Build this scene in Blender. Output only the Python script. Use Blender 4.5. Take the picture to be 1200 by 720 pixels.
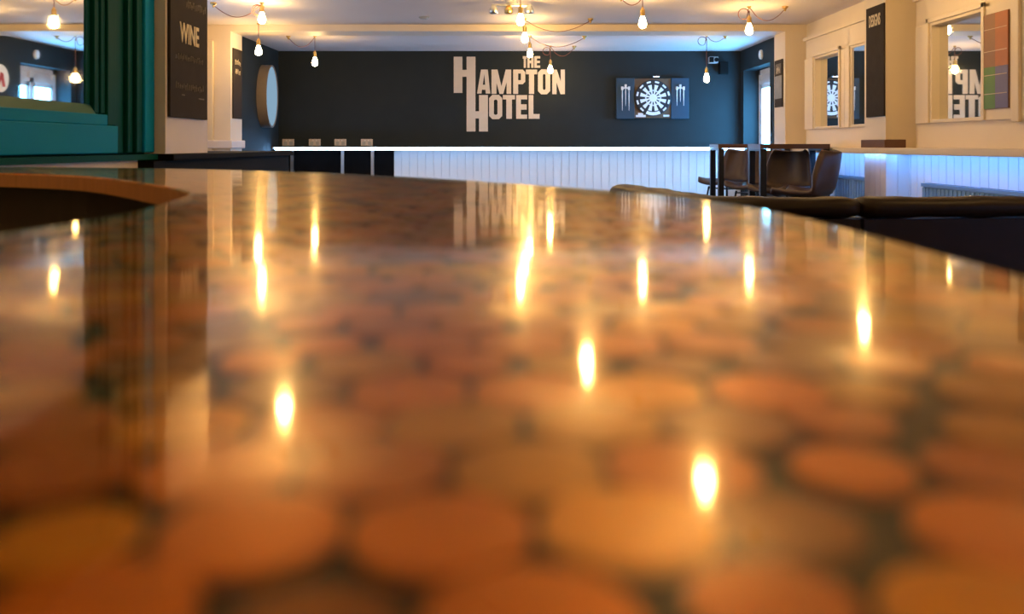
import bpy, bmesh, math, random
from mathutils import Vector, Matrix
random.seed(7)
PI = math.pi
scene = bpy.context.scene
for o in list(bpy.data.objects): bpy.data.objects.remove(o)

# ------------------------------------------------------------------ camera, world, exposure
EYE = 1.15
F = 1000.0           # focal length in pixels of the 1200 x 720 frame
HOR = 170.5          # pixel row of the horizon
cam_d = bpy.data.cameras.new('camera'); cam = bpy.data.objects.new('camera', cam_d)
scene.collection.objects.link(cam)
cam.location = (0, 0, EYE); cam.rotation_euler = (PI/2, 0, 0)
cam_d.sensor_width = 36; cam_d.lens = 36*F/1200
cam_d.shift_y = -(360-HOR)/1200
cam_d.clip_start = 0.01
cam_d.dof.use_dof = True; cam_d.dof.focus_distance = 6.0; cam_d.dof.aperture_fstop = 6.0
scene.camera = cam

w = bpy.data.worlds.new('world'); scene.world = w; w.use_nodes = True
w.node_tree.nodes['Background'].inputs[0].default_value = (0.55, 0.75, 1, 1)
w.node_tree.nodes['Background'].inputs[1].default_value = 1.0
scene.view_settings.view_transform = 'Standard'
scene.view_settings.look = 'None'
scene.view_settings.gamma = 1
scene.view_settings.use_curve_mapping = False
scene.view_settings.exposure = 1.62

BULB_L = 64.0        # radiance of a filament bulb
LED_L = 8.0
DAY_L = 13.0

# ------------------------------------------------------------------ helpers
C = scene.collection
def lin(c):
    return tuple(((v/255)/12.92 if v/255 <= .04045 else (((v/255)+.055)/1.055)**2.4) for v in c)
MATS = {}
def mat(name, col, rough=.5, metal=0, noise=.12, scale=12, bump=0, spec=.5, stretch=(1,1,1), coat=0):
    """procedural principled material: colour mottled by noise, optional bump"""
    m = bpy.data.materials.new(name); m.use_nodes = True
    nt = m.node_tree; b = nt.nodes['Principled BSDF']
    b.inputs['Roughness'].default_value = rough; b.inputs['Metallic'].default_value = metal
    b.inputs['Specular IOR Level'].default_value = spec
    b.inputs['Coat Weight'].default_value = coat
    tc = nt.nodes.new('ShaderNodeTexCoord'); mp = nt.nodes.new('ShaderNodeMapping')
    mp.inputs['Scale'].default_value = stretch
    nz = nt.nodes.new('ShaderNodeTexNoise'); nz.inputs['Scale'].default_value = scale
    nz.inputs['Detail'].default_value = 4
    rp = nt.nodes.new('ShaderNodeMix'); rp.data_type = 'RGBA'
    a = tuple(max(0, v*(1-noise)) for v in col[:3]); c2 = tuple(min(1, v*(1+noise)) for v in col[:3])
    rp.inputs['A'].default_value = (*a, 1); rp.inputs['B'].default_value = (*c2, 1)
    nt.links.new(tc.outputs['Object'], mp.inputs['Vector']); nt.links.new(mp.outputs[0], nz.inputs['Vector'])
    nt.links.new(nz.outputs['Fac'], rp.inputs['Factor']); nt.links.new(rp.outputs['Result'], b.inputs['Base Color'])
    if bump:
        bp = nt.nodes.new('ShaderNodeBump'); bp.inputs['Strength'].default_value = bump
        bp.inputs['Distance'].default_value = .01
        nt.links.new(nz.outputs['Fac'], bp.inputs['Height']); nt.links.new(bp.outputs[0], b.inputs['Normal'])
    MATS[name] = m
    return m
def emit(name, col, strength):
    m = bpy.data.materials.new(name); m.use_nodes = True
    nt = m.node_tree; nt.nodes.remove(nt.nodes['Principled BSDF'])
    e = nt.nodes.new('ShaderNodeEmission'); e.inputs[0].default_value = (*col, 1); e.inputs[1].default_value = strength
    nt.links.new(e.outputs[0], nt.nodes['Material Output'].inputs[0])
    MATS[name] = m
    return m

def box(bm, x0, x1, y0, y1, z0, z1):
    vs = [bm.verts.new((x, y, z)) for z in (z0, z1) for y in (y0, y1) for x in (x0, x1)]
    for f in ((0,2,3,1), (4,5,7,6), (0,1,5,4), (2,6,7,3), (0,4,6,2), (1,3,7,5)):
        bm.faces.new([vs[i] for i in f])
def prism(bm, pts, f3, t):
    """convex polygon pts (2D) extruded; f3(u, v, w) -> xyz"""
    a = [bm.verts.new(f3(u, v, 0)) for u, v in pts]; b = [bm.verts.new(f3(u, v, t)) for u, v in pts]
    n = len(pts)
    bm.faces.new(a); bm.faces.new(b[::-1])
    for i in range(n): bm.faces.new((a[i], b[i], b[(i+1) % n], a[(i+1) % n]))
def tube(bm, pts, r, seg=8, cap=True):
    pts = [Vector(p) for p in pts]; rings = []
    n = len(pts); up = None
    for i, p in enumerate(pts):
        t = (pts[min(i+1, n-1)] - pts[max(i-1, 0)]).normalized()
        if up is None:
            up = Vector((0,0,1)) if abs(t.z) < .9 else Vector((1,0,0))
        s = t.cross(up)
        if s.length < 1e-5: s = t.cross(Vector((0,1,0)))
        s.normalize(); up = s.cross(t).normalized()
        rr = r[i] if isinstance(r, (list, tuple)) else r
        rings.append([bm.verts.new(p + (s*math.cos(a) + up*math.sin(a))*rr) for a in [2*PI*k/seg for k in range(seg)]])
    for a, b in zip(rings, rings[1:]):
        for k in range(seg): bm.faces.new((a[k], a[(k+1) % seg], b[(k+1) % seg], b[k]))
    if cap:
        bm.faces.new(rings[0][::-1]); bm.faces.new(rings[-1])
def lathe(bm, prof, loc=(0,0,0), seg=16, axis='Z'):
    """prof: list of (radius, height); closed ends when radius 0"""
    def P(r, h, a):
        x, y, z = r*math.cos(a), r*math.sin(a), h
        if axis == 'Y': x, y, z = x, h, y
        if axis == 'X': x, y, z = h, x, y
        return (x+loc[0], y+loc[1], z+loc[2])
    rings = []
    for r, h in prof:
        rings.append([bm.verts.new(P(0, h, 0))] if r < 1e-6 else [bm.verts.new(P(r, h, 2*PI*k/seg)) for k in range(seg)])
    for a, b in zip(rings, rings[1:]):
        for k in range(seg):
            k2 = (k+1) % seg
            if len(a) == 1 and len(b) == 1: continue
            if len(a) == 1: bm.faces.new((a[0], b[k2], b[k]))
            elif len(b) == 1: bm.faces.new((a[k], a[k2], b[0]))
            else: bm.faces.new((a[k], a[k2], b[k2], b[k]))
def spline(P, n):
    """Catmull-Rom through the points, n samples even along its length"""
    P = [Vector((*p, 0)) if len(p) == 2 else Vector(p) for p in P]
    Q = [P[0]*2-P[1]] + P + [P[-1]*2-P[-2]]
    out = []
    for i in range(1, len(Q)-2):
        for k in range(16):
            t = k/16; a, b, c, d = Q[i-1], Q[i], Q[i+1], Q[i+2]
            out.append(.5*((2*b) + (c-a)*t + (2*a-5*b+4*c-d)*t*t + (3*b-a-3*c+d)*t**3))
    out.append(P[-1])
    L = [0]
    for a, b in zip(out, out[1:]): L.append(L[-1]+(b-a).length)
    res = []; j = 0
    for k in range(n):
        s = L[-1]*k/(n-1)
        while j < len(L)-2 and L[j+1] < s: j += 1
        u = (s-L[j])/max(1e-9, L[j+1]-L[j]); res.append(out[j].lerp(out[j+1], min(1, max(0, u))))
    return res
def M(name): return MATS[name]
def obj(name, bm, m=None, parent=None, smooth=False, bevel=0, recalc=True):
    if recalc: bmesh.ops.recalc_face_normals(bm, faces=bm.faces)
    me = bpy.data.meshes.new(name); bm.to_mesh(me); bm.free()
    if m: me.materials.append(MATS[m] if isinstance(m, str) else m)
    o = bpy.data.objects.new(name, me); C.objects.link(o)
    if smooth:
        for p in me.polygons: p.use_smooth = True
    if bevel:
        md = o.modifiers.new('bevel', 'BEVEL'); md.width = bevel; md.segments = 2; md.limit_method = 'ANGLE'
    if parent:
        o.parent = parent
        if parent.type == 'EMPTY' or parent.parent is None or True:
            L = parent.location.copy()
            if parent.get('_world'): o.matrix_parent_inverse = Matrix.Translation(-L)
    return o
def bxo(name, m, parent, *boxes, bevel=0):
    bm = bmesh.new()
    for b in boxes: box(bm, *b)
    return obj(name, bm, m, parent, bevel=bevel)
def tag(o, label, cat, group=None):
    o['label'] = label; o['category'] = cat
    if group: o['group'] = group
    return o
def thing(name, label, cat, loc=(0,0,0), rotz=0, group=None, world=True):
    o = bpy.data.objects.new(name, None); C.objects.link(o)
    o.location = loc; o.rotation_euler = (0,0,rotz); o.empty_display_size = .1
    tag(o, label, cat, group)
    if world: o['_world'] = 1          # its parts are modelled in world coordinates
    return o
def struct(o):
    o['kind'] = 'structure'; return o
def dup(root, loc, rotz, label, group=None):
    r = root.copy(); C.objects.link(r); r.location = loc; r.rotation_euler = (0,0,rotz); r['label'] = label
    for ch in list(root.children):
        c = ch.copy(); C.objects.link(c); c.parent = r
        for g in list(ch.children):
            d = g.copy(); C.objects.link(d); d.parent = c
    return r
def text_mesh(s, size, extrude=.001):
    cu = bpy.data.curves.new('lettering', 'FONT'); cu.body = s; cu.size = size; cu.extrude = extrude
    cu.align_x = 'CENTER'; cu.align_y = 'CENTER'; cu.resolution_u = 3; cu.offset = size*.02
    o = bpy.data.objects.new('tmp_text', cu); C.objects.link(o)
    dg = bpy.context.evaluated_depsgraph_get()
    me = bpy.data.meshes.new_from_object(o.evaluated_get(dg))
    bpy.data.objects.remove(o); bpy.data.curves.remove(cu)
    return me
def lettering(name, s, size, m, parent, loc, rot, sx=1, sy=1):
    me = text_mesh(s, size); me.materials.clear(); me.materials.append(MATS[m])
    R = Matrix.Translation(loc) @ rot.to_4x4() @ Matrix.Diagonal((sx, sy, 1, 1))
    me.transform(R)
    o = bpy.data.objects.new(name, me); C.objects.link(o)
    if parent:
        o.parent = parent
        if parent.get('_world'): o.matrix_parent_inverse = Matrix.Translation(-parent.location)
    return o
# lettering frames: facing the camera (-Y), facing +X (left side walls), facing -X (right side walls)
ROT_FRONT = Matrix(((1,0,0),(0,0,-1),(0,1,0)))
ROT_PX = Matrix(((0,0,1),(1,0,0),(0,1,0)))
ROT_MX = Matrix(((0,0,-1),(-1,0,0),(0,1,0)))

# ------------------------------------------------------------------ materials
mat('ceiling_paint', (.74,.68,.66), .8, noise=.03, scale=3)
mat('cream_paint', (.76,.66,.52), .55, noise=.05, scale=4)
mat('magnolia_paint', (.72,.66,.66), .6, noise=.04, scale=4)
mat('charcoal_paint', (.018,.025,.028), .7, noise=.15, scale=5, bump=.02, spec=.25)
mat('white_board', (.80,.82,.85), .45, noise=.04, scale=6)
mat('black_board', (.006,.005,.005), .7, noise=.3, scale=8, spec=.05)
mat('floor_wood', (.09,.055,.035), .5, noise=.4, scale=6, stretch=(8,1,1))
mat('teal_paint', (.0012,.25,.46), .55, noise=.08, scale=5, spec=.05)
mat('dark_green_paint', (.002,.068,.055), .5, noise=.1, scale=5, spec=.03)
mat('sage_paint', (.030,.13,.11), .5, noise=.1, scale=5, spec=.15)
mat('sign_cream', (.66,.59,.50), .7, noise=.05, scale=20)
mat('chalkboard', (.042,.034,.030), .8, noise=.25, scale=14, spec=.1)
mat('chalk', (.72,.62,.45), .9, noise=.2, scale=60)
mat('chalk_faint', (.17,.145,.115), .9, noise=.3, scale=60)
mat('dark_wood', (.10,.045,.028), .4, noise=.35, scale=10, stretch=(1,6,6))
mat('plinth_wood', (.13,.065,.045), .5, noise=.25, scale=14)
mat('rim_wood', (.42,.19,.07), .4, noise=.3, scale=14, stretch=(6,6,1))
mat('black_metal', (.012,.013,.016), .4, metal=.3, noise=.2)
mat('steel', (.55,.58,.62), .3, metal=1, noise=.05)
mat('socket_metal', (.62,.56,.52), .45, metal=.4, noise=.05)
mat('brass', (.62,.42,.16), .35, metal=1, noise=.1)
mat('cord_fabric', (.20,.07,.05), .8, noise=.2, scale=80)
mat('black_plastic', (.006,.006,.006), .6, noise=.2, spec=.1)
mat('grey_plastic', (.40,.41,.42), .4, noise=.1)
mat('white_plastic', (.80,.80,.78), .4, noise=.03)
mat('brown_leather', (.060,.030,.018), .42, noise=.3, scale=16, bump=.1)
mat('dark_leather', (.014,.007,.004), .45, spec=.22, noise=.35, scale=14, bump=.12)
mat('radiator_blue_lit', (.22,.40,.66), .4, noise=.04)  # blue LED light from under the ledge is worked into this colour
mat('bar_base', (.010,.009,.006), .6, noise=.5, scale=40)
mat('bar_front', (.03,.018,.012), .5, noise=.3, scale=10)
mat('dart_black', (.010,.012,.018), .6, noise=.2)
mat('dart_white', (.82,.86,.90), .5, noise=.05)
mat('cabinet_blue_lit', (.006,.045,.085), .5, noise=.12)  # blue light falling on the doors is mixed into their colour
mat('cabinet_brown', (.12,.075,.045), .5, noise=.2)
mat('red_print', (.50,.03,.03), .6, noise=.1)
mat('print_brown', (.24,.10,.035), .5, noise=.2)
mat('print_orange', (.40,.11,.02), .5, noise=.15)
mat('print_green', (.08,.20,.03), .5, noise=.15)
mat('print_blue', (.11,.10,.24), .5, noise=.15)
mat('print_line', (.66,.50,.36), .6, noise=.1)
mat('poster_blue', (.20,.22,.26), .6, noise=.3, scale=18)
mat('drum_rim', (.24,.20,.18), .4, noise=.1)
mat('white_upvc', (.78,.80,.82), .35, noise=.03)
COINS = []
for i, c in enumerate([(.80,.27,.015), (.60,.18,.012), (.92,.40,.02), (.30,.10,.01), (.60,.29,.015), (.86,.27,.012)]):
    COINS.append(mat('copper_coin_%d' % i, c, .42, metal=.55, noise=.25, scale=90))
MIR = bpy.data.materials.new('mirror_glass'); MIR.use_nodes = True; MATS['mirror_glass'] = MIR
b = MIR.node_tree.nodes['Principled BSDF']; b.inputs['Metallic'].default_value = 1
b.inputs['Roughness'].default_value = .02; b.inputs['Base Color'].default_value = (.86,.88,.88,1)
emit('bulb_glow', (1, .61, .21), BULB_L)
emit('led_glow', (.34, .60, 1), LED_L)
emit('led_blue', (.13, .38, 1), LED_L*1.05)
emit('led_front', (.22, .52, 1), 20)
emit('added_daylight_pane', (.20, .52, 1), 1.1)  # glow of the unseen window added as fill daylight
emit('daylight_pane', (.12, .50, 1), DAY_L)
emit('round_light_face', (.35,.56,.75), .22)
# clear resin: transparent body, Fresnel gloss on top with faint waviness
RES = bpy.data.materials.new('clear_resin'); RES.use_nodes = True; MATS['clear_resin'] = RES
nt = RES.node_tree; nt.nodes.remove(nt.nodes['Principled BSDF'])
tr = nt.nodes.new('ShaderNodeBsdfTransparent'); tr.inputs[0].default_value = (1,.90,.68,1)
gl = nt.nodes.new('ShaderNodeBsdfGlossy'); gl.inputs['Roughness'].default_value = .062
gl.inputs['Color'].default_value = (1,.90,.70,1)
lw = nt.nodes.new('ShaderNodeLayerWeight'); lw.inputs[0].default_value = .5
pw = nt.nodes.new('ShaderNodeMath'); pw.operation = 'POWER'; pw.inputs[1].default_value = 4.6
ma = nt.nodes.new('ShaderNodeMath'); ma.operation = 'MULTIPLY_ADD'; ma.inputs[1].default_value = .95; ma.inputs[2].default_value = .045
tc = nt.nodes.new('ShaderNodeTexCoord'); nz = nt.nodes.new('ShaderNodeTexNoise')
nz.inputs['Scale'].default_value = 9; nz.inputs['Detail'].default_value = 2
bp = nt.nodes.new('ShaderNodeBump'); bp.inputs['Strength'].default_value = .12; bp.inputs['Distance'].default_value = .004
mx = nt.nodes.new('ShaderNodeMixShader')
gl2 = nt.nodes.new('ShaderNodeBsdfGlossy'); gl2.inputs['Roughness'].default_value = .24; gl2.inputs['Color'].default_value = (1,.90,.72,1)
mg = nt.nodes.new('ShaderNodeMixShader'); mg.inputs[0].default_value = .20
nt.links.new(gl.outputs[0], mg.inputs[1]); nt.links.new(gl2.outputs[0], mg.inputs[2])
for a, c2 in ((tc.outputs['Object'], nz.inputs['Vector']), (nz.outputs['Fac'], bp.inputs['Height']), (bp.outputs[0], gl.inputs['Normal']),
              (lw.outputs['Facing'], pw.inputs[0]), (pw.outputs[0], ma.inputs[0]), (ma.outputs[0], mx.inputs[0]),
              (tr.outputs[0], mx.inputs[1]), (mg.outputs[0], mx.inputs[2]), (mx.outputs[0], nt.nodes['Material Output'].inputs[0])):
    nt.links.new(a, c2)

# ------------------------------------------------------------------ room shell
CEIL = 2.34; YB = 10.75; YN0, YN1 = 8.40, 8.75
XR, XFL, XFR = 2.90, -2.94, 2.88
struct(bxo('floor', 'floor_wood', None, (-3.4, 3.4, -3.2, 11, -.1, 0)))
struct(bxo('ceiling', 'ceiling_paint', None, (-3.4, 3.4, -3.2, 11, CEIL, CEIL+.1)))
struct(bxo('trim_1', 'cream_paint', None, (-3.2, 3.0, YN0, YN1, 2.275, CEIL)))     # dropped beam
struct(bxo('wall_back', 'charcoal_paint', None, (-3.2, 3.4, YB, YB+.12, 0, CEIL)))
struct(bxo('wall_far_left', 'charcoal_paint', None, (XFL-.2, XFL, YN1, YB, 0, CEIL)))
# far right wall with the window opening (deep reveal)
WY0, WY1, WZ0, WZ1 = 9.53, 10.62, .95, 2.08
struct(bxo('wall_far_right', 'charcoal_paint', None, (XFR, XFR+.3, YN1, WY0, 0, CEIL), (XFR, XFR+.3, WY1, YB, 0, CEIL),
           (XFR, XFR+.3, WY0, WY1, 0, WZ0), (XFR, XFR+.3, WY0, WY1, WZ1, CEIL)))
struct(bxo('wall_left_nib', 'cream_paint', None, (-3.3, -2.77, YN0, YN1, 0, 2.275)))
struct(bxo('wall_right_nib', 'cream_paint', None, (2.69, 3.2, YN0, YN1, 0, 2.275)))
struct(bxo('wall_right', 'cream_paint', None, (XR, XR+.12, -3, YN0, 1.10, CEIL), (XR, XR+.12, -3, YN0, 0, 1.10)))
LY0, LY1, LW0, LW1 = 4.9, 7.5, .9, 2.1       # unseen window added to bring in daylight, hidden behind the pillar
struct(bxo('wall_left', 'cream_paint', None, (-3.22, -3.1, -3, LY0, 0, CEIL), (-3.22, -3.1, LY1, YN0, 0, CEIL), (-3.22, -3.1, LY0, LY1, 0, LW0), (-3.22, -3.1, LY0, LY1, LW1, CEIL)))
added_win = struct(bxo('added_daylight_window', 'white_upvc', None, (-3.2, -3.13, LY0, LY1, LW0, LW0+.06), (-3.2, -3.13, LY0, LY1, LW1-.06, LW1), (-3.2, -3.13, LY0, LY0+.06, LW0, LW1), (-3.2, -3.13, LY1-.06, LY1, LW0, LW1)))
for i in range(3):
    a = LY0+.06+i*(LY1-LY0-.12)/3; b2 = a+(LY1-LY0-.12)/3
    bxo('pane', 'added_daylight_pane', added_win, (-3.175, -3.165, a+.03, b2-.03, LW0+.06, LW1-.06))
    bxo('mullion', 'white_upvc', added_win, (-3.19, -3.14, b2-.03, b2+.03, LW0+.05, LW1-.05))
struct(bxo('wall_rear', 'cream_paint', None, (-3.3, 3.1, -3.12, -3, 0, CEIL)))
struct(bxo('trim_2', 'cream_paint', None, (-3.02, -2.935, YN0-.03, YN0, 0, 2.18), bevel=.006))   # pale architrave on the left nib
struct(bxo('trim_3', 'magnolia_paint', None, (-3.09, -2.74, YN0-.05, YN1+.02, 1.12, 1.20), bevel=.01))
# window: white frame, blind-covered top lights, two bright panes
win = bxo('window_1', 'white_upvc', None, (3.07, 3.13, WY0, WY1, WZ1-.06, WZ1), (3.07, 3.13, WY0, WY1, WZ0, WZ0+.06),
          (3.07, 3.13, WY0, WY0+.06, WZ0, WZ1), (3.07, 3.13, WY1-.06, WY1, WZ0, WZ1))
struct(win)
ym = (WY0+WY1)/2
bxo('mullion', 'white_upvc', win, (3.06, 3.13, ym-.04, ym+.04, WZ0+.05, WZ1-.05))
bxo('transom', 'white_upvc', win, (3.06, 3.13, WY0+.05, WY1-.05, 1.90, 1.95))
for a, b2 in ((WY0+.06, ym-.04), (ym+.04, WY1-.06)):
    bxo('casement', 'white_upvc', win, (3.075, 3.12, a, a+.05, WZ0+.06, 1.90), (3.075, 3.12, b2-.05, b2, WZ0+.06, 1.90),
        (3.075, 3.12, a, b2, WZ0+.06, WZ0+.11), (3.075, 3.12, a, b2, 1.85, 1.90))
    bxo('pane', 'daylight_pane', win, (3.10, 3.11, a+.05, b2-.05, WZ0+.11, 1.85))
    bxo('blind', 'white_upvc', win, (3.09, 3.10, a, b2, 1.95, WZ1-.06))
bxo('sill', 'white_upvc', win, (2.90, 3.12, WY0, WY1, WZ0-.03, WZ0+.0))
bm = bmesh.new(); lathe(bm, [(0,0), (.028,0), (.036,.10), (.038,.115), (0,.115)], (2.98, 9.83, WZ0), 12)
tag(obj('red_pot', bm, 'red_print', None), 'small dark red pot on the far right window sill', 'pot')

# back wall ledge with LED strip, white boards below, black boards on the left
LZ0, LZ1 = 1.105, 1.13
sh = thing('wall_ledge', 'long pale drinks ledge with a glowing light strip along the dark sign wall', 'shelf', (0, 10.6, LZ0))
bxo('shelf_board', 'magnolia_paint', sh, (-2.93, 2.87, 10.42, YB-.001, LZ0, LZ1), bevel=.004)
bxo('light_strip', 'led_glow', sh, (-2.90, 2.84, 10.43, 10.445, LZ0-.012, LZ0-.001))
bxo('front_light_strip', 'led_front', sh, (-2.90, 2.84, 10.412, 10.419, LZ0+.006, LZ1-.006))
for px in (343, 402, 437):
    x = (px-600)/F*10.5
    bxo('support_post', 'steel', sh, (x-.018, x+.018, 10.46, 10.49, 0, LZ0))
lowb = struct(bxo('wall_back_panelling', 'white_board', None, (-1.48, 2.87, YB-.03, YB-.005, 0, 1.10)))
pm = None; x = -1.48
bmp = bmesh.new(); box(bmp, 0, .094, -.012, 0, 0, 1.10)
proto = obj('plank', bmp, 'white_board', lowb, bevel=.003); proto.location = (x, YB-.03, 0)
k = 1
while x+.2 < 2.87:
    x += .1
    c = proto.copy(); C.objects.link(c); c.location = (x, YB-.03, 0); k += 1
lowd = struct(bxo('wall_back_dark_panelling', 'black_board', None, (XFL, -1.49, YB-.06, YB-.005, 0, 1.10)))

# right wall: ledge, boards below, LED strip, radiators
rl = thing('side_ledge', 'cream drinks ledge along the right wall with light strip beneath', 'shelf', (2.75, 4, 1.10))
bxo('shelf_board', 'cream_paint', rl, (2.63, XR, -2.9, YN0-.001, 1.10, 1.132), bevel=.004)
bxo('nosing', 'cream_paint', rl, (2.628, 2.642, -2.9, YN0-.001, 1.088, 1.1315), bevel=.003)
bxo('light_strip', 'led_blue', rl, (2.735, 2.76, -.5, 6.10, 1.094, 1.0995))
bxo('light_strip', 'led_blue', rl, (2.735, 2.76, 6.53, 8.3, 1.094, 1.0995))
bxo('light_strip', 'led_blue', rl, (2.652, 2.672, 6.10, 6.53, 1.094, 1.0995))
rb = struct(bxo('wall_right_panelling', 'white_board', None, (2.86, XR-.001, -2.9, YN0-.001, 0, 1.098)))
bmp = bmesh.new(); box(bmp, -.012, 0, 0, .094, 0, 1.098)
proto = obj('plank', bmp, 'white_board', rb, bevel=.003); proto.location = (2.86, 3.0, 0)
y = 3.0
while y+.2 < YN0:
    y += .1
    c = proto.copy(); C.objects.link(c); c.location = (2.86, y, 0)
# pilaster between the mirror bays, clad in boards below the ledge
PX, PY0, PY1 = 2.685, 6.13, 6.50
struct(bxo('wall_right_pilaster', 'cream_paint', None, (PX, XR, PY0, PY1, 1.132, CEIL)))
lp = struct(bxo('wall_right_pilaster_base', 'magnolia_paint', None, (PX+.012, 2.86, PY0+.012, PY1-.012, 0, 1.098)))
for i in range(4):
    bxo('plank', 'magnolia_paint', lp, (PX, PX+.012, PY0+i*.0925+.002, PY0+(i+1)*.0925-.003, 0, 1.098))
for i in range(2):
    bxo('plank', 'white_board', lp, (PX+.002+i*.085, PX+.083+i*.085, PY0-.002, PY0+.012, 0, 1.098))
struct(bxo('trim_4', 'plinth_wood', None, (PX-.02, XR-.08, PY0-.025, PY1+.02, 1.133, 1.192), bevel=.004))
def radiator(y0, y1, label):
    t = thing('radiator', label, 'radiator', (2.80, (y0+y1)/2, .25), group='radiators under the side ledge')
    bm = bmesh.new(); n = int((y1-y0)/.05)
    for i in range(n):
        a = y0+(y1-y0)*i/n; box(bm, 2.775, 2.795, a+.006, a+(y1-y0)/n-.006, .26, .865)
    bxo('panel', 'radiator_blue_lit', t, (2.785, 2.83, y0, y1, .25, .87))
    obj('ribs', bm, 'radiator_blue_lit', t)
    bxo('top_grille', 'radiator_blue_lit', t, (2.772, 2.835, y0-.005, y1+.005, .872, .895))
    bm = bmesh.new()
    for i in range(int((y1-y0)/.03)): box(bm, 2.790, 2.815, y0+.01+i*.03, y0+.026+i*.03, .8955, .8965)
    obj('grille_slots', bm, 'black_metal', t)
radiator(4.2, 5.78, 'long blue-lit radiator below the ledge, behind the dark banquette')
radiator(6.62, 7.35, 'shorter radiator below the ledge beside the bar stools')

# ------------------------------------------------------------------ mirror bays on the right wall
FX = 2.82
struct(bxo('trim_5', 'cream_paint', None, (FX+.02, XR-.001, 6.50, 8.24, 1.133, 1.30), (FX+.02, XR-.001, 6.50, 8.24, 1.975, 2.155)))
struct(bxo('trim_6', 'cream_paint', None, (FX+.02, XR-.001, 2.0, 5.98, 1.133, 1.30), (FX+.02, XR-.001, 2.0, 5.98, 1.975, 2.155)))
struct(bxo('trim_7', 'cream_paint', None, (FX-.005, XR-.001, 6.50, 8.26, 2.155, 2.185), (FX-.005, XR-.001, 2.0, 6.0, 2.155, 2.185)))
def wall_mirror(y0, y1, z0, z1, label, ya, yb, gx=2.876):
    """opening y0..y1 x z0..z1; side stiles reach out to ya..yb"""
    t = thing('wall_mirror', label, 'mirror', (2.88, (y0+y1)/2, z0), group='mirrors set in the right wall')
    bxo('stile', 'cream_paint', t, (FX, XR-.001, ya, y0, 1.30, 1.975), bevel=.005)
    bxo('stile', 'cream_paint', t, (FX, XR-.001, y1, yb, 1.30, 1.975), bevel=.005)
    bxo('rail', 'cream_paint', t, (FX, XR-.001, y0, y1, 1.30, z0), bevel=.003)
    bxo('rail', 'cream_paint', t, (FX, XR-.001, y0, y1, z1, 1.975), bevel=.003)
    bxo('bead', 'cream_paint', t, (FX-.014, FX, y0-.05, y0-.02, z0-.02, z1+.05), (FX-.014, FX, y1+.02, y1+.05, z0-.02, z1+.05),
        (FX-.014, FX, y0-.05, y1+.05, z1+.02, z1+.05), bevel=.003)
    bxo('glass', 'mirror_glass', t, (gx, gx+.008, y0, y1, z0, z1))
    return t
wall_mirror(7.37, 7.95, 1.323, 1.955, 'mirror in a cream frame on the right wall, showing the dartboard', 7.24, 8.23)
wall_mirror(6.52, 7.09, 1.323, 1.955, 'framed mirror half hidden behind the chalkboard pilaster', 6.505, 7.24, 2.828)
wall_mirror(5.13, 5.74, 1.323, 1.955, 'large framed mirror on the right wall showing the reversed hotel sign', 5.105, 5.97)
# coloured four-panel print beside it
t = thing('colour_print', 'print of brown, orange, green and blue panels beside the right mirror', 'poster', (2.81, 4.965, 1.366))
struct(bxo('trim_8', 'cream_paint', None, (FX, XR-.001, 4.60, 5.104, 1.30, 1.975)))
y0, y1, z0, z1 = 4.835, 5.09, 1.366, 1.92; zm = z0+(z1-z0)*.44; ymid = (y0+y1)/2
bxo('backing', 'print_brown', t, (2.812, 2.8195, y0-.003, y1+.003, z0-.003, z1+.003))
for nm, a, b2, c, d in (('print_brown', ymid, y1, zm, z1), ('print_orange', y0, ymid, zm, z1), ('print_green', ymid, y1, z0, zm), ('print_blue', y0, ymid, z0, zm)):
    bxo('print_panel', nm, t, (2.809, 2.812, a, b2, c, d))
for z in (1.45, 1.56, 1.70, 1.83): bxo('print_line', 'print_line', t, (2.808, 2.809, y0+.01, y1-.01, z, z+.004))
struct(bxo('trim_9', 'cream_paint', None, (FX-.02, FX, 4.72, 4.79, 1.28, 2.155), (FX-.02, FX, 4.60, 4.64, 1.28, 2.155), bevel=.006))

# ------------------------------------------------------------------ chalkboards and wall posters
def board(name, label, x0, x1, y0, y1, z0, z1, m='chalkboard', cat='chalkboard'):
    t = thing(name, label, cat, ((x0+x1)/2, (y0+y1)/2, z0))
    bxo('panel', m, t, (x0, x1, y0, y1, z0, z1), bevel=.001)
    return t
def scribble(name, parent, side, x, ya, yb, z, h, n, m='chalk_faint', seed=1):
    """rows of illegible handwriting: many short chalk strokes"""
    rnd = random.Random(seed); bm = bmesh.new()
    for i in range(n):
        y = ya+(yb-ya)*(i+.5)/n; ww = (yb-ya)/n*.32
        dz = rnd.uniform(-.2, .1)*h; sl = rnd.uniform(-.5, .5)*ww
        hh = h*rnd.uniform(.6, 1)
        vs = [bm.verts.new((x, y-ww/2, z+dz)), bm.verts.new((x, y+ww/2, z+dz)), bm.verts.new((x, y+ww/2+sl, z+dz+hh)), bm.verts.new((x, y-ww/2+sl, z+dz+hh))]
        bm.faces.new(vs)
        if rnd.random() < .6:
            z2 = z+dz+hh*rnd.uniform(.3, .9)
            vs = [bm.verts.new((x, y-ww, z2)), bm.verts.new((x, y+ww*1.2, z2)), bm.verts.new((x, y+ww*1.2, z2+h*.16)), bm.verts.new((x, y-ww, z2+h*.16))]
            bm.faces.new(vs)
    r = bmesh.ops.extrude_face_region(bm, geom=list(bm.faces))
    for v in [g for g in r['geom'] if isinstance(g, bmesh.types.BMVert)]: v.co.x += side*.0008
    return obj(name, bm, m, parent)
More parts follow.
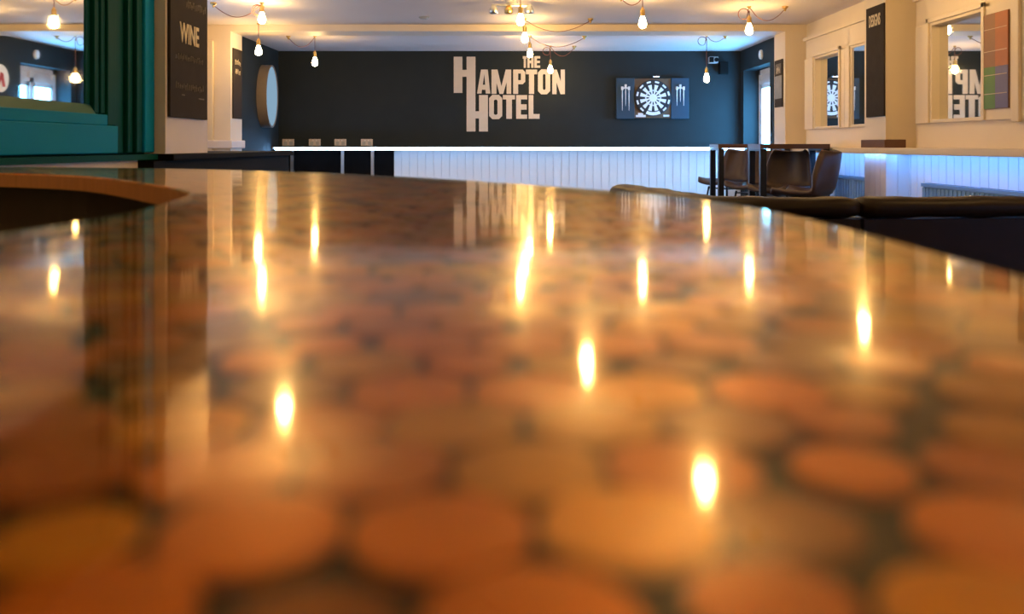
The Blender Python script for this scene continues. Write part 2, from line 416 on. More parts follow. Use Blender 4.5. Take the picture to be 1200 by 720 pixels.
# WINE board on the pillar that stands on the half wall
PLX = -1.24
pil = struct(bxo('wall_left_pillar', 'magnolia_paint', None, (-1.75, PLX, 3.06, 3.475, 1.12, CEIL)))
bxo('corner_bead', 'cream_paint', pil, (-1.75, PLX+.001, 3.05, 3.061, 1.12, CEIL))
wb = board('wine_chalkboard', 'tall chalkboard lettered WINE on the pillar beside the teal mirror surround', PLX+.001, PLX+.012, 3.068, 3.441, 1.253, 1.96)
XB = PLX+.0125
lettering('lettering', 'WINE', .10, 'chalk', wb, (XB, 3.25, 1.567), ROT_PX, .74, 1.05)
scribble('small_writing', wb, 1, XB, 3.11, 3.39, 1.471, .022, 22, seed=3)
scribble('small_writing', wb, 1, XB, 3.11, 3.40, 1.362, .026, 16, seed=5)
scribble('small_writing', wb, 1, XB, 3.21, 3.42, 1.675, .03, 12, seed=8)
bxo('chalk_dash', 'chalk_faint', wb, (XB, XB+.001, 3.17, 3.20, 1.336, 1.341))
bxo('chalk_dash', 'chalk_faint', wb, (XB, XB+.001, 3.34, 3.40, 1.33, 1.335))
# boards on the nib returns
t = board('drinks_board', 'narrow dark drinks board on the left nib beside the round wall light', -2.769, -2.757, 8.445, 8.71, 1.418, 2.117)
scribble('small_writing', t, 1, -2.756, 8.49, 8.67, 1.96, .055, 6, 'chalk', 11)
scribble('small_writing', t, 1, -2.756, 8.50, 8.66, 1.87, .055, 5, 'chalk', 12)
t = board('nib_poster', 'small dark poster with a pale box on the right nib by the window', 2.678, 2.689, 8.46, 8.705, 1.536, 2.01, cat='poster')
bxo('pale_box', 'chalk_faint', t, (2.677, 2.678, 8.50, 8.67, 1.87, 1.97))
bxo('photo_strip', 'poster_blue', t, (2.677, 2.678, 8.47, 8.70, 1.62, 1.85))
scribble('lettering', t, -1, 2.6765, 8.53, 8.64, 1.89, .06, 3, 'chalk', 21)
t = board('pilaster_chalkboard', 'tall chalkboard on the cream pilaster between the right-hand mirrors', PX-.013, PX-.001, 6.135, 6.44, 1.361, 2.177)
lettering('lettering', 'DESIGNS', .10, 'chalk', t, (PX-.0135, 6.29, 2.068), ROT_MX, .50, 1.2)

# ------------------------------------------------------------------ half wall with teal mirror surround
hw = struct(bxo('wall_half', 'cream_paint', None, (-1.72, -1.285, 2.06, 2.93, 0, 1.10)))
bxo('coping', 'dark_green_paint', hw, (-1.74, -1.265, 2.05, 3.05, 1.10, 1.119))
hd = struct(bxo('wall_half_dark', 'black_board', None, (-1.72, -1.230, 2.93, 4.7, 0, 1.095)))
bxo('coping', 'black_board', hd, (-1.74, -1.210, 3.051, 4.73, 1.095, 1.119), bevel=.004)
def yx(px, X=1.27): return X/((600-px)/F)
ts = thing('teal_mirror', 'mirror in a stepped teal surround with dark green reeded side, standing on the half wall', 'mirror', (-1.5, 2.6, 1.12))
bxo('case', 'dark_green_paint', ts, (-1.74, -1.312, 2.08, 3.045, 1.12, CEIL-.001))
bxo('glass', 'mirror_glass', ts, (-1.311, -1.305, 2.09, yx(113, 1.305), 1.277, 1.80))
bxo('header', 'dark_green_paint', ts, (-1.311, -1.285, 2.085, yx(118)-.001, 1.80, CEIL-.002), bevel=.003)
bm = bmesh.new(); prism(bm, [(-1.311, 1.247), (-1.285, 1.247), (-1.304, 1.277), (-1.311, 1.277)], lambda u, v, w_: (u, 2.09+w_, v), yx(118)-2.09)
obj('chamfer_rail', bm, 'sage_paint', ts)
bxo('rail', 'teal_paint', ts, (-1.311, -1.277, 2.085, yx(129), 1.213, 1.247), bevel=.003)
bxo('rail', 'teal_paint', ts, (-1.311, -1.274, 2.085, yx(140), 1.125, 1.2128), bevel=.003)
for a, b2, xf, z in ((112, 118, -1.302, 1.277), (118.3, 123.5, -1.290, 1.250), (124, 129, -1.285, 1.250), (129.3, 139, -1.278, 1.214), (139.5, 149, -1.282, 1.125),
                     (150, 152, -1.270, 1.125), (152.2, 160, -1.282, 1.125), (160.5, 163, -1.270, 1.125), (163.2, 171, -1.282, 1.125)):
    bxo('reed', 'dark_green_paint', ts, (-1.311, xf, yx(a), yx(b2), z, CEIL-.002), bevel=.003)
bxo('outer_stile', 'teal_paint', ts, (-1.311, -1.274, yx(171.3), yx(183), 1.125, CEIL-.002), bevel=.006)

# ------------------------------------------------------------------ hotel sign: every letter its own part
sg = thing('wall_sign', 'large cream painted THE HAMPTON HOTEL lettering on the dark back wall', 'sign', (0, YB-.012, 1.3))
SC = YB/F
def SP(cx, cy): return ((520+cx/6.857-600)*SC, EYE+(HOR-(55+cy/6.857))*SC)
def letter(*polys):
    bm = bmesh.new()
    for n_, p in enumerate(polys):
        if len(p) == 4 and not isinstance(p[0], tuple):
            x0, x1, y0, y1 = p; p = [(x0,y0), (x1,y0), (x1,y1), (x0,y1)]
        prism(bm, [SP(*q) for q in p], lambda u, v, w_: (u, YB-.001-w_, v), .010+.0004*n_)
    return obj('letter', bm, 'sign_cream', sg)
def ring(x0, x1, y0, y1, i0, i1, j0, j1, c, ci):
    o = [(x0+c,y0),(x1-c,y0),(x1,y0+c),(x1,y1-c),(x1-c,y1),(x0+c,y1),(x0,y1-c),(x0,y0+c)]
    i = [(i0+ci,j0),(i1-ci,j0),(i1,j0+ci),(i1,j1-ci),(i1-ci,j1),(i0+ci,j1),(i0,j1-ci),(i0,j0+ci)]
    return [[o[k], o[(k+1) % 8], i[(k+1) % 8], i[k]] for k in range(8)]
letter((81,150,80,370), (184,255,80,372), (150,184,185,240))
letter((184,255,372,680), (284,355,388,680), (255,284,518,575))
letter([(268,375),(303,375),(332,183),(300,183)], [(338,375),(374,375),(354,183),(324,183)], (292,346,305,345))
letter((384,424,183,378), (505,542,183,378), [(396,183),(432,183),(478,378),(448,378)], [(498,183),(534,183),(478,378),(448,378)])
letter((558,598,183,378), (598,635,183,214), (598,635,268,300), [(635,183),(655,203),(655,280),(635,300),(620,285),(620,200)])
letter((660,750,183,220), (685,726,220,378))
letter(*ring(757,855,181,381,796,818,218,346,26,8))
letter((872,906,183,380), (940,973,183,380), [(872,183),(908,183),(973,380),(938,380)])
letter((635,668,75,95), (643,660,95,168))
letter((672,690,75,168), (703,722,75,168), (690,703,110,132))
letter((728,748,75,168), (748,775,75,93), (748,772,112,130), (748,775,150,168))
letter(*ring(365,470,386,581,403,432,424,546,26,8))
letter((475,572,388,422), (503,548,422,578))
letter((582,620,388,578), (620,670,388,422), (620,666,462,505), (620,670,545,578))
letter((682,720,388,578), (720,770,540,578))

# ------------------------------------------------------------------ dartboard, cabinet, darts
def BX(px): return (px-600)*SC
def BZ(py): return EYE+(HOR-py)*SC
t = thing('dart_cabinet', 'open dartboard cabinet with two doors tinted as if blue-lit on the back wall', 'cabinet', (BX(764), YB-.04, BZ(139)))
bxo('back_panel', 'cabinet_brown', t, (BX(743), BX(785), YB-.05, YB-.001, BZ(138.5), BZ(92.5)))
for a, b2 in ((721.5, 742.7), (785.3, 806)):
    dr = bxo('door', 'cabinet_blue_lit', t, (BX(a), BX(b2), YB-.07, YB-.03, BZ(139.5), BZ(92)), bevel=.004)
    cx = (BX(a)+BX(b2))/2
    h = bxo('dart_rack', 'white_plastic', None, (cx-.055, cx+.055, YB-.09, YB-.07, BZ(104.5), BZ(103)))
    h.parent = dr
bxo('label', 'dart_white', t, (BX(744.5), BX(756), YB-.055, YB-.05, BZ(137.5), BZ(135)), (BX(747), BX(753), YB-.055, YB-.05, BZ(135), BZ(132.5)))
bxo('label', 'dart_white', t, (BX(776.5), BX(783.5), YB-.055, YB-.05, BZ(137), BZ(134.8)))
d = thing('dartboard', 'round dartboard with dark and pale wedges inside the open cabinet', 'dartboard', (BX(764), YB-.07, BZ(115.5)-.22))
cx, cz = BX(764), BZ(115.3)
bm = bmesh.new(); lathe(bm, [(0,0), (.226,0), (.226,.035), (.215,.04), (0,.04)], (0,0,0), 40, 'Y')
bmesh.ops.rotate(bm, verts=bm.verts, cent=(0,0,0), matrix=Matrix.Rotation(PI, 3, 'Z')); bmesh.ops.translate(bm, verts=bm.verts, vec=(cx, YB-.051, cz))
obj('body', bm, 'dart_black', d)
def sector(bm, r0, r1, a0, a1, y, n=4):
    for k in range(n):
        p, q = a0+(a1-a0)*k/n, a0+(a1-a0)*(k+1)/n
        vs = [bm.verts.new((cx+r*math.sin(a), y, cz+r*math.cos(a))) for r, a in ((r0, p), (r1, p), (r1, q), (r0, q))]
        bm.faces.new(vs)
def sectors(name, m, lst, y):
    bm = bmesh.new()
    for s in lst: sector(bm, *s, y)
    r = bmesh.ops.extrude_face_region(bm, geom=list(bm.faces))
    for v in [g for g in r['geom'] if isinstance(g, bmesh.types.BMVert)]: v.co.y -= .003
    return obj(name, bm, m, d)
W12 = 2*PI/12
sectors('pale_wedges', 'dart_white', [(.012, .165, (k+.22)*W12, (k+.78)*W12) for k in range(12)] + [(.012, .10, (k-.12)*W12, (k+.12)*W12) for k in range(0)], YB-.092)
sectors('dark_wedges', 'dart_black', [(.05, .165, (k-.2)*W12, (k+.2)*W12) for k in range(12)], YB-.092)
for k in range(12):
    sectors('treble_segment', 'dart_white', [(.085, .10, (k-.19)*W12, (k+.19)*W12)], YB-.093)
    if k not in (5, 6): sectors('number_mark', 'dart_white', [(.190, .212, (k+.22)*W12, (k+.72)*W12)], YB-.092)
sectors('number_mark', 'dart_white', [(.178, .218, .86*PI, 1.14*PI)], YB-.092)
bm = bmesh.new(); lathe(bm, [(0,0), (.05,0), (.05,.004), (0,.005)], (0,0,0), 16, 'Y')
bmesh.ops.rotate(bm, verts=bm.verts, cent=(0,0,0), matrix=Matrix.Rotation(PI, 3, 'Z')); bmesh.ops.translate(bm, verts=bm.verts, vec=(cx, YB-.0915, cz))
obj('bull', bm, 'dart_white', d)
for a, b2, nm, side in ((721.5, 742.7, 'left', 0), (785.3, 806, 'right', 1)):
    mx_ = (BX(a)+BX(b2))/2
    for i in (-1, 0, 1):
        xd = mx_+i*.042; zt = BZ(99.5) if i == 0 else BZ(102)
        bm = bmesh.new()
        ln = (.27 if i == 0 else .30)*(1 if side == 0 else .8)
        tube(bm, [(xd, YB-.088, zt-.03), (xd, YB-.088, zt-ln*.4), (xd, YB-.088, zt-ln)], [.004, .006, .002], 6)
        box(bm, xd-.014, xd+.014, YB-.089, YB-.087, zt-.045, zt); box(bm, xd-.001, xd+.001, YB-.100, YB-.074, zt-.045, zt)
        wd = ('left', 'middle', 'right')[i+1]
        tag(obj('dart', bm, 'white_plastic', None), 'white-flighted dart, %s of three on the %s cabinet door' % (wd, nm), 'dart', 'darts in the cabinet doors')
t = thing('dartboard_lamp', 'small black lamp arm on top of the dartboard cabinet', 'lamp', (BX(765), YB-.06, BZ(92)))
bxo('arm', 'black_metal', t, (BX(764.5), BX(766), YB-.25, YB-.02, BZ(92)+.008, BZ(92)+.016))
bxo('head', 'black_metal', t, (BX(761), BX(769), YB-.30, YB-.23, BZ(92)+.002, BZ(92)+.022), bevel=.003)
bxo('led_plate', 'led_glow', t, (BX(762), BX(768), YB-.295, YB-.24, BZ(92)+.0005, BZ(92)+.0018))

# ------------------------------------------------------------------ small wall and ceiling fittings
for i, (px, wd) in enumerate(((338, 'leftmost'), (369, 'second from left'), (399, 'third from left'), (430, 'rightmost'))):
    x = BX(px)
    t = thing('wall_socket', 'brushed metal double socket above the back ledge, %s of four' % wd, 'socket', (x, YB-.01, BZ(171)), group='double sockets on the back wall')
    bxo('plate', 'socket_metal', t, (x-.074, x+.074, YB-.012, YB-.001, BZ(171), BZ(163)), bevel=.002)
    for s in (-1, 1):
        bxo('outlet', 'grey_plastic', t, (x+s*.036-.02, x+s*.036+.02, YB-.015, YB-.012, BZ(170), BZ(166)))
        bxo('switch', 'white_plastic', t, (x+s*.02-.006, x+s*.02+.006, YB-.017, YB-.012, BZ(165.5), BZ(164)))
t = thing('wall_speaker', 'small black speaker high on the back wall near the right corner', 'speaker', (BX(846), YB-.06, BZ(87)))
bxo('cabinet', 'black_plastic', t, (BX(841), BX(851), YB-.12, YB-.02, BZ(87.5), BZ(73)), bevel=.008)
bxo('bracket', 'black_metal', t, (BX(845), BX(847), YB-.03, YB-.001, BZ(82), BZ(78)))
t = thing('wall_camera', 'grey and black camera unit beside the speaker on the back wall', 'camera', (BX(834), YB-.06, BZ(75)))
bxo('body', 'grey_plastic', t, (BX(829), BX(839.5), YB-.11, YB-.03, BZ(75), BZ(67.3)), bevel=.008)
bm = bmesh.new(); lathe(bm, [(0,0), (.026,0), (.026,.02), (0,.02)], (BX(837), YB-.13, BZ(71)), 14, 'Y'); obj('lens', bm, 'black_plastic', t)
bxo('dark_front', 'black_plastic', t, (BX(829), BX(834), YB-.114, YB-.11, BZ(74), BZ(68)))
bxo('bracket', 'black_metal', t, (BX(833), BX(835), YB-.03, YB-.001, BZ(73), BZ(70)))
bm = bmesh.new(); lathe(bm, [(0,0), (.055,0), (.055,.018), (.045,.03), (0,.032)], (0,0,0), 20, 'X')
bmesh.ops.scale(bm, verts=bm.verts, vec=(-1,.8,1)); bmesh.ops.translate(bm, verts=bm.verts, vec=(XFR-.0005, 9.83, 2.197))
tag(obj('wall_sensor', bm, 'white_plastic', smooth=False), 'small white oval sensor high on the far right wall above the window', 'sensor')
# round logo sign on the far right wall (seen in the teal mirror)
t = thing('round_sign', 'round white sign with a red emblem, seen in the teal-framed mirror', 'sign', (XFR-.01, 9.13, 1.72))
bm = bmesh.new(); lathe(bm, [(0,0), (.15,0), (.15,.018), (0,.02)], (0,0,0), 32, 'X')
bmesh.ops.scale(bm, verts=bm.verts, vec=(-1,1,1)); bmesh.ops.translate(bm, verts=bm.verts, vec=(XFR-.001, 9.13, 1.87)); obj('disc', bm, 'white_plastic', t)
bm = bmesh.new()
prism(bm, [(9.05,1.78),(9.09,1.78),(9.17,1.92),(9.13,1.94)], lambda u,v,w_: (XFR-.0225-w_, u, v), .002)
prism(bm, [(9.16,1.78),(9.21,1.78),(9.17,1.93),(9.12,1.90)], lambda u,v,w_: (XFR-.0225-w_, u, v), .002)
obj('emblem', bm, 'red_print', t)
# round drum light on the far left wall
t = thing('round_wall_light', 'big round drum-shaped wall light with pale blue face on the far left wall', 'light', (XFL, 9.85, 1.34))
yc, zc, rr = 10.06, EYE+(HOR-113)/F*10.06, .37
bm = bmesh.new(); lathe(bm, [(rr-.02,0), (rr,0), (rr,.115), (rr-.02,.115), (rr-.02,.10)], (XFL+.001, yc, zc), 48, 'X'); bmesh.ops.scale(bm, verts=bm.verts, vec=(1,.68,1), space=Matrix.Translation((0,-yc,0))); obj('drum_rim', bm, 'drum_rim', t, smooth=False)
bm = bmesh.new(); lathe(bm, [(0,.095), (rr-.02,.095), (rr-.02,.105), (0,.109)], (XFL+.001, yc, zc), 48, 'X'); bmesh.ops.scale(bm, verts=bm.verts, vec=(1,.68,1), space=Matrix.Translation((0,-yc,0))); obj('face', bm, 'round_light_face', t)
# ceiling fittings
bm = bmesh.new(); lathe(bm, [(0,0), (.035,0), (.05,.012), (.05,.02), (0,.02)], ((497-600)/F*7.9, 7.9, CEIL-.02), 18)
tag(obj('smoke_detector', bm, 'grey_plastic'), 'flat round grey smoke detector on the pale ceiling left of centre', 'detector')
t = thing('ceiling_spotlight', 'steel ceiling spotlight bar with three heads above the hotel sign', 'light', (-.02, 7.0, CEIL))
bxo('bar', 'steel', t, (-.17, .16, 6.985, 7.015, CEIL-.05, CEIL-.03), bevel=.004)
bm = bmesh.new(); lathe(bm, [(0,0), (.05,0), (.05,-.03), (0,-.03)], (0, 7.0, CEIL), 18); obj('ceiling_plate', bm, 'steel', t)
for x in (-.15, -.025, .14):
    bm = bmesh.new(); lathe(bm, [(0,0), (.022,0), (.034,-.03), (.036,-.06), (.02,-.068), (0,-.066)], (x, 6.99, CEIL-.045), 14); obj('spot_head', bm, 'brass' if x == -.025 else 'steel', t, smooth=True)

# ------------------------------------------------------------------ filament pendant lamps
bulb_bm = bmesh.new()
lathe(bulb_bm, [(0,-.105), (.012,-.103), (.024,-.095), (.031,-.080), (.032,-.066), (.027,-.046), (.018,-.022), (.0135,-.006), (.0135,0), (0,0)], seg=16)
bmesh.ops.recalc_face_normals(bulb_bm, faces=bulb_bm.faces)
bulb_me = bpy.data.meshes.new('bulb'); bulb_bm.to_mesh(bulb_me); bulb_bm.free(); bulb_me.materials.append(M('bulb_glow'))
for p in bulb_me.polygons: p.use_smooth = True
hold_bm = bmesh.new(); lathe(hold_bm, [(0,.062), (.006,.06), (.012,.045), (.019,.040), (.019,-.004), (.016,-.012), (0,-.012)], seg=14)
bmesh.ops.recalc_face_normals(hold_bm, faces=hold_bm.faces)
hold_me = bpy.data.meshes.new('lamp_holder'); hold_bm.to_mesh(hold_me); hold_bm.free(); hold_me.materials.append(M('brass'))
def lamp(px, py, d, hook_px=None, label='', loops=0, hook_d=None, group='filament pendant lamps', xz=None):
    """bulb centre at pixel (px, py) and depth d; the cord swags to a ceiling hook"""
    if xz: X, Z = xz
    else: X, Z = (px-600)/F*d, EYE+(HOR-py)/F*d
    t = thing('pendant_lamp', label, 'lamp', (X, d, Z), group=group, world=False)
    b = bpy.data.objects.new('bulb', bulb_me); C.objects.link(b); b.parent = t; b.location = (0,0,.062)
    hz = .062
    h = bpy.data.objects.new('lamp_holder', hold_me); C.objects.link(h); h.parent = t; h.location = (0,0,hz+.004)
    top = CEIL-Z-.012
    def P(x, y, z): return Vector((x, y, z))
    pts = [P(0,0,hz+.05), P(0,0,(hz+.05+top)/2), P(0,0,top-.02)]
    for l in range(loops):
        for k in range(8):
            a = 2*PI*k/8; r = .045-.006*l
            pts.append(P(-r+r*math.cos(a)+.0*l, .006*l+.004*k, top-.05+r*math.sin(a)*1.0))
    pts.append(P(0,0,top-.004))
    if hook_px is not None:
        hd = hook_d or d; hx = (hook_px-600)/F*hd - X; hy = hd-d
        sag = -.11 if abs(hx) > .25 else -.06
        for u in (.2, .4, .6, .8): pts.append(P(hx*u, hy*u, top+sag*4*u*(1-u)))
        pts.append(P(hx, hy, top-.01))
        bm = bmesh.new(); lathe(bm, [(0,.012), (.026,.012), (.026,0), (.012,-.012), (.006,-.03), (0,-.03)], (hx, hy, top), 12); obj('ceiling_rose', bm, 'brass', t)
    bm = bmesh.new(); tube(bm, spline(pts, 26+20*loops+(16 if hook_px is not None else 0)), .0035, 6); obj('cord', bm, 'cord_fabric', t, smooth=True)
    bm = bmesh.new(); lathe(bm, [(0,.012), (.018,.012), (.016,.002), (.004,-.008), (0,-.008)], (0,0,top), 10); obj('ceiling_hook', bm, 'brass', t)
    return t
lamp(307, 22, 7.1, 250, 'glowing filament bulb on a looped red cord, nearest to the WINE chalkboard', 2)
lamp(303, 60, 8.3, None, 'glowing filament bulb on a straight cord just left of the round wall light', 0)
lamp(369, 73, 9.25, 338, 'glowing filament bulb hanging between the round wall light and the hotel sign', 0)
lamp(610, 24, 6.83, None, 'topmost glowing bulb of the column above the hotel sign, beside the ceiling spotlight', 0)
lamp(615, 45, 8.0, 692, 'second glowing bulb from the top in the column above the hotel sign', 0)
lamp(621, 63, 9.25, 685, 'glowing filament bulb hanging over the word THE of the hotel sign', 0)
lamp(645, 82, 10.2, 673, 'lowest glowing bulb, hanging in front of the last letters of HAMPTON', 1)
lamp(753, 27, 6.8, 728, 'glowing filament bulb near the ceiling above the dartboard', 0)
lamp(878, 35, 7.3, 920, 'glowing filament bulb near the ceiling above the far right window', 1)
lamp(828, 92, 9.2, 850, 'low hanging glowing bulb on a looped cord right of the dartboard', 1)
for (px, ry, word) in ((333, 480, 'left'), (688, 425, 'middle'), (825, 570, 'nearest'), (1012, 380, 'right')):
    d_ = 1.10*F/(ry-HOR)
    lamp(px, HOR-1.0*F/d_, d_, px+60, 'overhead filament bulb seen only as the %s bright streak on the bar top' % word, 0)
for x, y in ((-1.6, .7), (1.5, .6), (-.9, -1.3), (1.2, -1.5), (2.1, 2.6), (-2.4, 5.6)):  # unseen lamps added to fill the room with warm light
    lamp(0, 0, y, None, 'unseen filament bulb added to fill the near room with light', 0, group='added fill lamps of the near room', xz=(x, 2.13))

# ------------------------------------------------------------------ bar stools and high tables
def make_stool(label):
    t = thing('bar_stool', label, 'stool', (0,0,0), 0, 'brown bar stools at the high tables', world=False)
    prof = [(-.215,.752,.17), (-.20,.766,.195), (-.10,.752,.215), (.02,.745,.225), (.11,.752,.228), (.165,.78,.228), (.195,.83,.225), (.215,.90,.218), (.232,.98,.205), (.245,1.05,.185), (.25,1.085,.165), (.25,1.10,.14)]
    bm = bmesh.new(); rows = []
    for i, (y, z, hw_) in enumerate(prof):
        row = []; back = min(1, max(0, (i-3)/4))
        for k in range(11):
            u = -1+2*k/10; c = abs(u)**2.2
            row.append(bm.verts.new((u*hw_, y-.10*c*back, z+(.045*c*(1-back) + .02*c*back if i > 0 else .02*c))))
        rows.append(row)
    for a, b_ in zip(rows, rows[1:]):
        for k in range(10): bm.faces.new((a[k], a[k+1], b_[k+1], b_[k]))
    bmesh.ops.recalc_face_normals(bm, faces=bm.faces)
    bmesh.ops.solidify(bm, geom=list(bm.faces), thickness=.022)
    obj('seat_shell', bm, 'brown_leather', t, smooth=True)
    for sx in (-1, 1):
        for sy in (-1, 1):
            bm = bmesh.new(); tube(bm, [(sx*.13, sy*.12, .735), (sx*.16, sy*.15, .5), (sx*.21, sy*.20, 0)], .009, 8); obj('leg', bm, 'black_metal', t)
    bm = bmesh.new(); q = .183
    tube(bm, [(-q,-q+.01,.30), (q,-q+.01,.30), (q,q-.01,.30), (-q,q-.01,.30), (-q,-q+.01,.30)], .008, 8); obj('foot_ring', bm, 'black_metal', t)
    bxo('seat_plate', 'black_metal', t, (-.14, .14, -.13, .13, .712, .722))
    return t
R = math.radians
st = make_stool('brown leather bar stool at the far table, seat poking out leftmost')
st.location = (2.17, 8.62, 0); st.rotation_euler[2] = R(-62)
dup(st, (2.22, 7.75, 0), R(-62), 'brown leather bar stool mostly hidden behind the second table leg frame')
dup(st, (2.265, 7.2, 0), R(-48), 'brown leather bar stool with its front showing under the near high table')
dup(st, (2.262, 6.53, 0), R(-128), 'bar stool with its blue-lit back turned to the bar, rightmost of the stools')
def high_table(x0, x1, y0, y1, label):
    t = thing('high_table', label, 'table', ((x0+x1)/2, (y0+y1)/2, 0), group='high tables by the right wall')
    bxo('tabletop', 'dark_wood', t, (x0, x1, y0, y1, 1.122, 1.162), bevel=.003)
    for x in (x0+.002, x1-.052):
        bxo('top_rail', 'black_metal', t, (x, x+.05, y0+.002, y1-.002, 1.105, 1.1215))
        for y in (y0+.002, y1-.042): bxo('leg', 'black_metal', t, (x, x+.05, y, y+.04, 0, 1.105))
    bxo('foot_rail', 'black_metal', t, (x0+.05, x1-.05, (y0+y1)/2-.012, (y0+y1)/2+.012, .26, .285))
high_table(1.936, 2.61, 8.0, 8.37, 'dark wood high table by the nib, the one farther from the bar')
high_table(2.037, 2.61, 7.0, 7.37, 'dark wood high table by the right ledge, the one nearer to the bar')

# ------------------------------------------------------------------ banquette backs
def banquette(path, label, side):
    """upholstered back following a plan path; side = +1/-1 picks which side the seat is on"""
    N = 40; P = spline(path, N); mid = P[N//2]
    t = thing('banquette', label, 'bench', (mid.x, mid.y, 0), group='dark leather banquettes')
    def nrm(i):
        u = (P[min(i+1, N-1)]-P[max(i-1, 0)]).normalized(); return Vector((-u.y, u.x, 0))*side
    def sweep(name, m, sect, smooth=False, bev=0, r0=0, r1=N):
        bm = bmesh.new(); rings = []
        for i in range(r0, r1):
            rings.append([bm.verts.new(P[i]+nrm(i)*a+Vector((0,0,z))) for a, z in sect(i)])
        n = len(rings[0])
        for a, b_ in zip(rings, rings[1:]):
            for k in range(n): bm.faces.new((a[k], a[(k+1) % n], b_[(k+1) % n], b_[k]))
        bm.faces.new(rings[0]); bm.faces.new(rings[-1])
        return obj(name, bm, m, t, smooth=smooth, bevel=bev)
    rect = lambda a, b_, z0, z1: (lambda i: [(a, z0), (b_, z0), (b_, z1), (a, z1)])
    sweep('back_panel', 'dark_leather', rect(0, .11, .12, .910))
    sweep('seat_cushion', 'dark_leather', rect(.112, .50, .34, .46))
    sweep('plinth', 'black_board', rect(.03, .45, 0, .12))
    L = sum((b_-a).length for a, b_ in zip(P, P[1:]))
    def roll(i):
        s_ = L*i/(N-1); e = min(s_, L-s_)/.03; e = .78+.22*min(1, e); out = []
        wob = 1+.05*math.sin(s_*19)+.03*math.sin(s_*47+1)
        for k in range(18):
            a = 2*PI*k/18; c_, q_ = math.cos(a), math.sin(a); p = 2.6; rad = (abs(c_)**p+abs(q_)**p)**(-1/p)
            out.append((.055+.070*rad*c_*e, .946+.034*rad*q_*e*wob))
        return out
    sweep('top_roll', 'dark_leather', roll, True)
banquette([(.43, 3.74), (.505, 3.42), (.555, 3.12), (.60, 2.92), (.70, 2.80), (.86, 2.765), (1.127, 2.76)], 'dark brown leather banquette back that curves away beside the bar', 1)
banquette([(1.139, 2.76), (1.5, 2.78), (1.9, 2.82), (2.35, 2.88)], 'dark brown leather banquette back nearest the right edge of the bar', 1)

# ------------------------------------------------------------------ the penny bar
TOP = 1.10
outer = [(.195,-.9), (.195,0), (.195,.3), (.202,.5), (.199,.66), (.177,.787), (.142,.885), (.094,.965), (.053,1.04), (0,1.12), (-.074,1.235), (-.194,1.39),
         (-.308,1.53), (-.433,1.64), (-.57,1.74), (-.755,1.85), (-.98,1.935), (-1.28,1.985), (-2.4,2.0)]
inner = [(-.30,-.9), (-.30,0), (-.30,.3), (-.292,.5), (-.283,.6), (-.30,.733), (-.328,.86), (-.366,.95), (-.478,1.12), (-.704,1.40), (-.94,1.545), (-1.28,1.60), (-2.4,1.61)]
NS = 110
O = spline(outer, NS); I = spline(inner, NS)
def ribbon(bm, z0, z1, ins=0, bottom=True):
    ro, ri = [], []
    for k in range(NS):
        n = (I[k]-O[k]).normalized()*ins
        ro.append((bm.verts.new((O[k].x+n.x, O[k].y+n.y, z0)), bm.verts.new((O[k].x+n.x, O[k].y+n.y, z1))))
        ri.append((bm.verts.new((I[k].x-n.x, I[k].y-n.y, z0)), bm.verts.new((I[k].x-n.x, I[k].y-n.y, z1))))
    for k in range(NS-1):
        bm.faces.new((ro[k][1], ro[k+1][1], ri[k+1][1], ri[k][1]))
        if bottom: bm.faces.new((ro[k][0], ri[k][0], ri[k+1][0], ro[k+1][0]))
        bm.faces.new((ro[k][0], ro[k+1][0], ro[k+1][1], ro[k][1])); bm.faces.new((ri[k][0], ri[k][1], ri[k+1][1], ri[k+1][0]))
    for k in (0, NS-1): bm.faces.new((ro[k][0], ro[k][1], ri[k][1], ri[k][0]))
bar = thing('bar_counter', 'curved bar counter topped with copper coins under glossy clear resin', 'bar', (-.1, .8, 0))
bm = bmesh.new(); ribbon(bm, TOP-.028, TOP-.0065, .004); obj('top_board', bm, 'bar_base', bar)
bm = bmesh.new(); ribbon(bm, 0, TOP-.028, .07); obj('counter_body', bm, 'bar_front', bar)
def band(curve, other, name):
    bm = bmesh.new(); rows = []
    for k in range(NS):
        n = (other[k]-curve[k]).normalized()
        a = curve[k]; b_ = curve[k]+n*.004
        rows.append([bm.verts.new((p.x, p.y, z)) for p, z in ((a, TOP-.025), (a, TOP-.003), (b_, TOP-.003), (b_, TOP-.025))])
    for a, b_ in zip(rows, rows[1:]):
        for i in range(4): bm.faces.new((a[i], a[(i+1) % 4], b_[(i+1) % 4], b_[i]))
    return obj(name, bm, 'rim_wood', bar)
band(O, I, 'edge_band'); band(I, O, 'edge_band')
# resin coat: only its outer skin (top and rim), no underside
bm = bmesh.new(); rows = []
for k in range(NS):
    n = (I[k]-O[k]).normalized()
    rows.append([bm.verts.new(v) for v in ((O[k].x, O[k].y, TOP-.003), (O[k].x+n.x*.0004, O[k].y+n.y*.0004, TOP-.0008), (O[k].x+n.x*.0014, O[k].y+n.y*.0014, TOP),
                 (I[k].x-n.x*.0014, I[k].y-n.y*.0014, TOP), (I[k].x-n.x*.0004, I[k].y-n.y*.0004, TOP-.0008), (I[k].x, I[k].y, TOP-.003))])
for a, b_ in zip(rows, rows[1:]):
    for i in range(5): bm.faces.new((a[i], b_[i], b_[i+1], a[i+1]))
for f in bm.faces:
    f.normal_update()
    if f.normal.z < 0: f.normal_flip()
ro = obj('resin_coat', bm, 'clear_resin', bar, recalc=False)
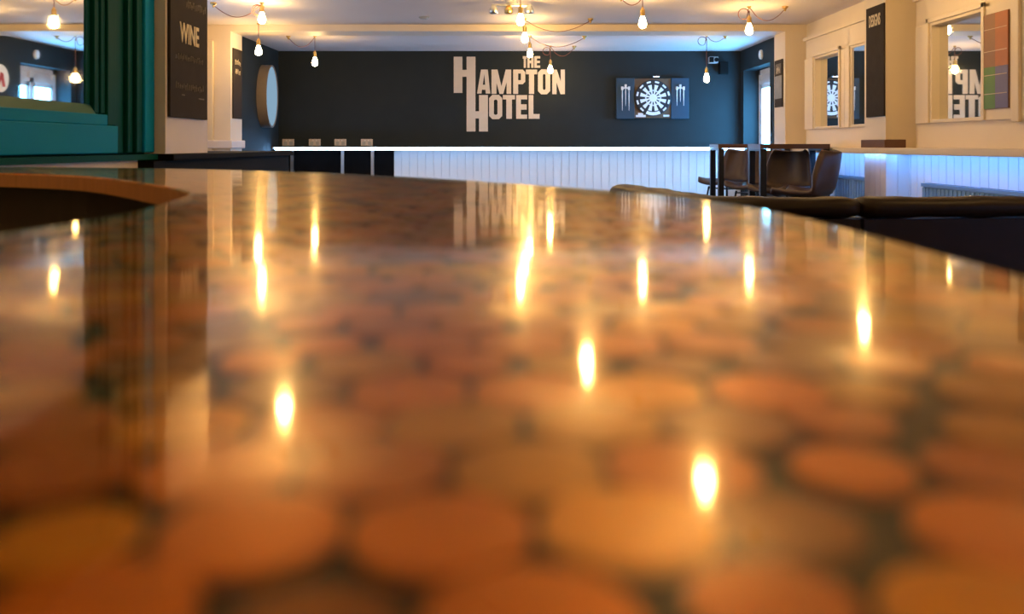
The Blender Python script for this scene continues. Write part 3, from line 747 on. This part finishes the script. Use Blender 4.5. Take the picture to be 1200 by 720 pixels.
# coins
poly = [(p.x, p.y) for p in O] + [(p.x, p.y) for p in reversed(I)]
def inside(x, y):
    c = False; n = len(poly); j = n-1
    for i in range(n):
        xi, yi = poly[i]; xj, yj = poly[j]
        if (yi > y) != (yj > y) and x < (xj-xi)*(y-yi)/(yj-yi)+xi: c = not c
        j = i
    return c
def clear(x, y, r):
    return all(inside(x+r*math.cos(a), y+r*math.sin(a)) for a in [k*PI/4 for k in range(8)])
rnd = random.Random(11); coins = []
P0 = .0266; row = 0; y = .03
while y < 2.0:
    x = -1.5 + (row % 2)*P0/2
    while x < .22:
        big = rnd.random() < .60; r = .01295 if big else .01015
        j = .0012 if big else .0036
        cx_, cy_ = x+rnd.uniform(-j, j), y+rnd.uniform(-j, j)
        if clear(cx_, cy_, r+.004): coins.append((cx_, cy_, r, rnd.randrange(len(COINS)), rnd.uniform(0, PI)))
        x += P0
    y += P0*.866; row += 1
def on_screen(c):
    return c[1] > .07 and abs(c[0]) < .6*c[1]+.02 and (.05/c[1])*F+HOR < 760
vis = sorted([c for c in coins if on_screen(c)], key=lambda c: c[0]**2+c[1]**2)
near = set(vis[:300])
ZC = TOP-.0064
def coin_geo(bm, x, y, r, a0, mi=0, n=16):
    t_ = .0019
    lo = [bm.verts.new((x+r*math.cos(a0+2*PI*k/n), y+r*math.sin(a0+2*PI*k/n), ZC)) for k in range(n)]
    hi = [bm.verts.new((v.co.x, v.co.y, ZC+t_)) for v in lo]
    for k in range(n):
        f = bm.faces.new((lo[k], lo[(k+1) % n], hi[(k+1) % n], hi[k])); f.material_index = mi
    f = bm.faces.new(hi); f.material_index = mi
cm = {}
for (x, y, r, mi, a) in coins:
    if (x, y, r, mi, a) not in near: continue
    key = (r, mi)
    if key not in cm:
        bm = bmesh.new(); coin_geo(bm, 0, 0, r, 0)
        me = bpy.data.meshes.new('coin'); bm.to_mesh(me); bm.free(); me.materials.append(COINS[mi]); cm[key] = me
    o = bpy.data.objects.new('coin', cm[key]); C.objects.link(o); o.parent = bar
    o.matrix_parent_inverse = Matrix.Translation(-bar.location); o.location = (x, y, 0); o.rotation_euler[2] = a
bm = bmesh.new()
for c in coins:
    if c not in near: coin_geo(bm, c[0], c[1], c[2], c[4], c[3], 12)
o = obj('distant_coins', bm, COINS[0], bar)
for m_ in COINS[1:]: o.data.materials.append(m_)
o['kind'] = 'stuff'

for o in list(bpy.data.objects):
    if '_world' in o: del o['_world']
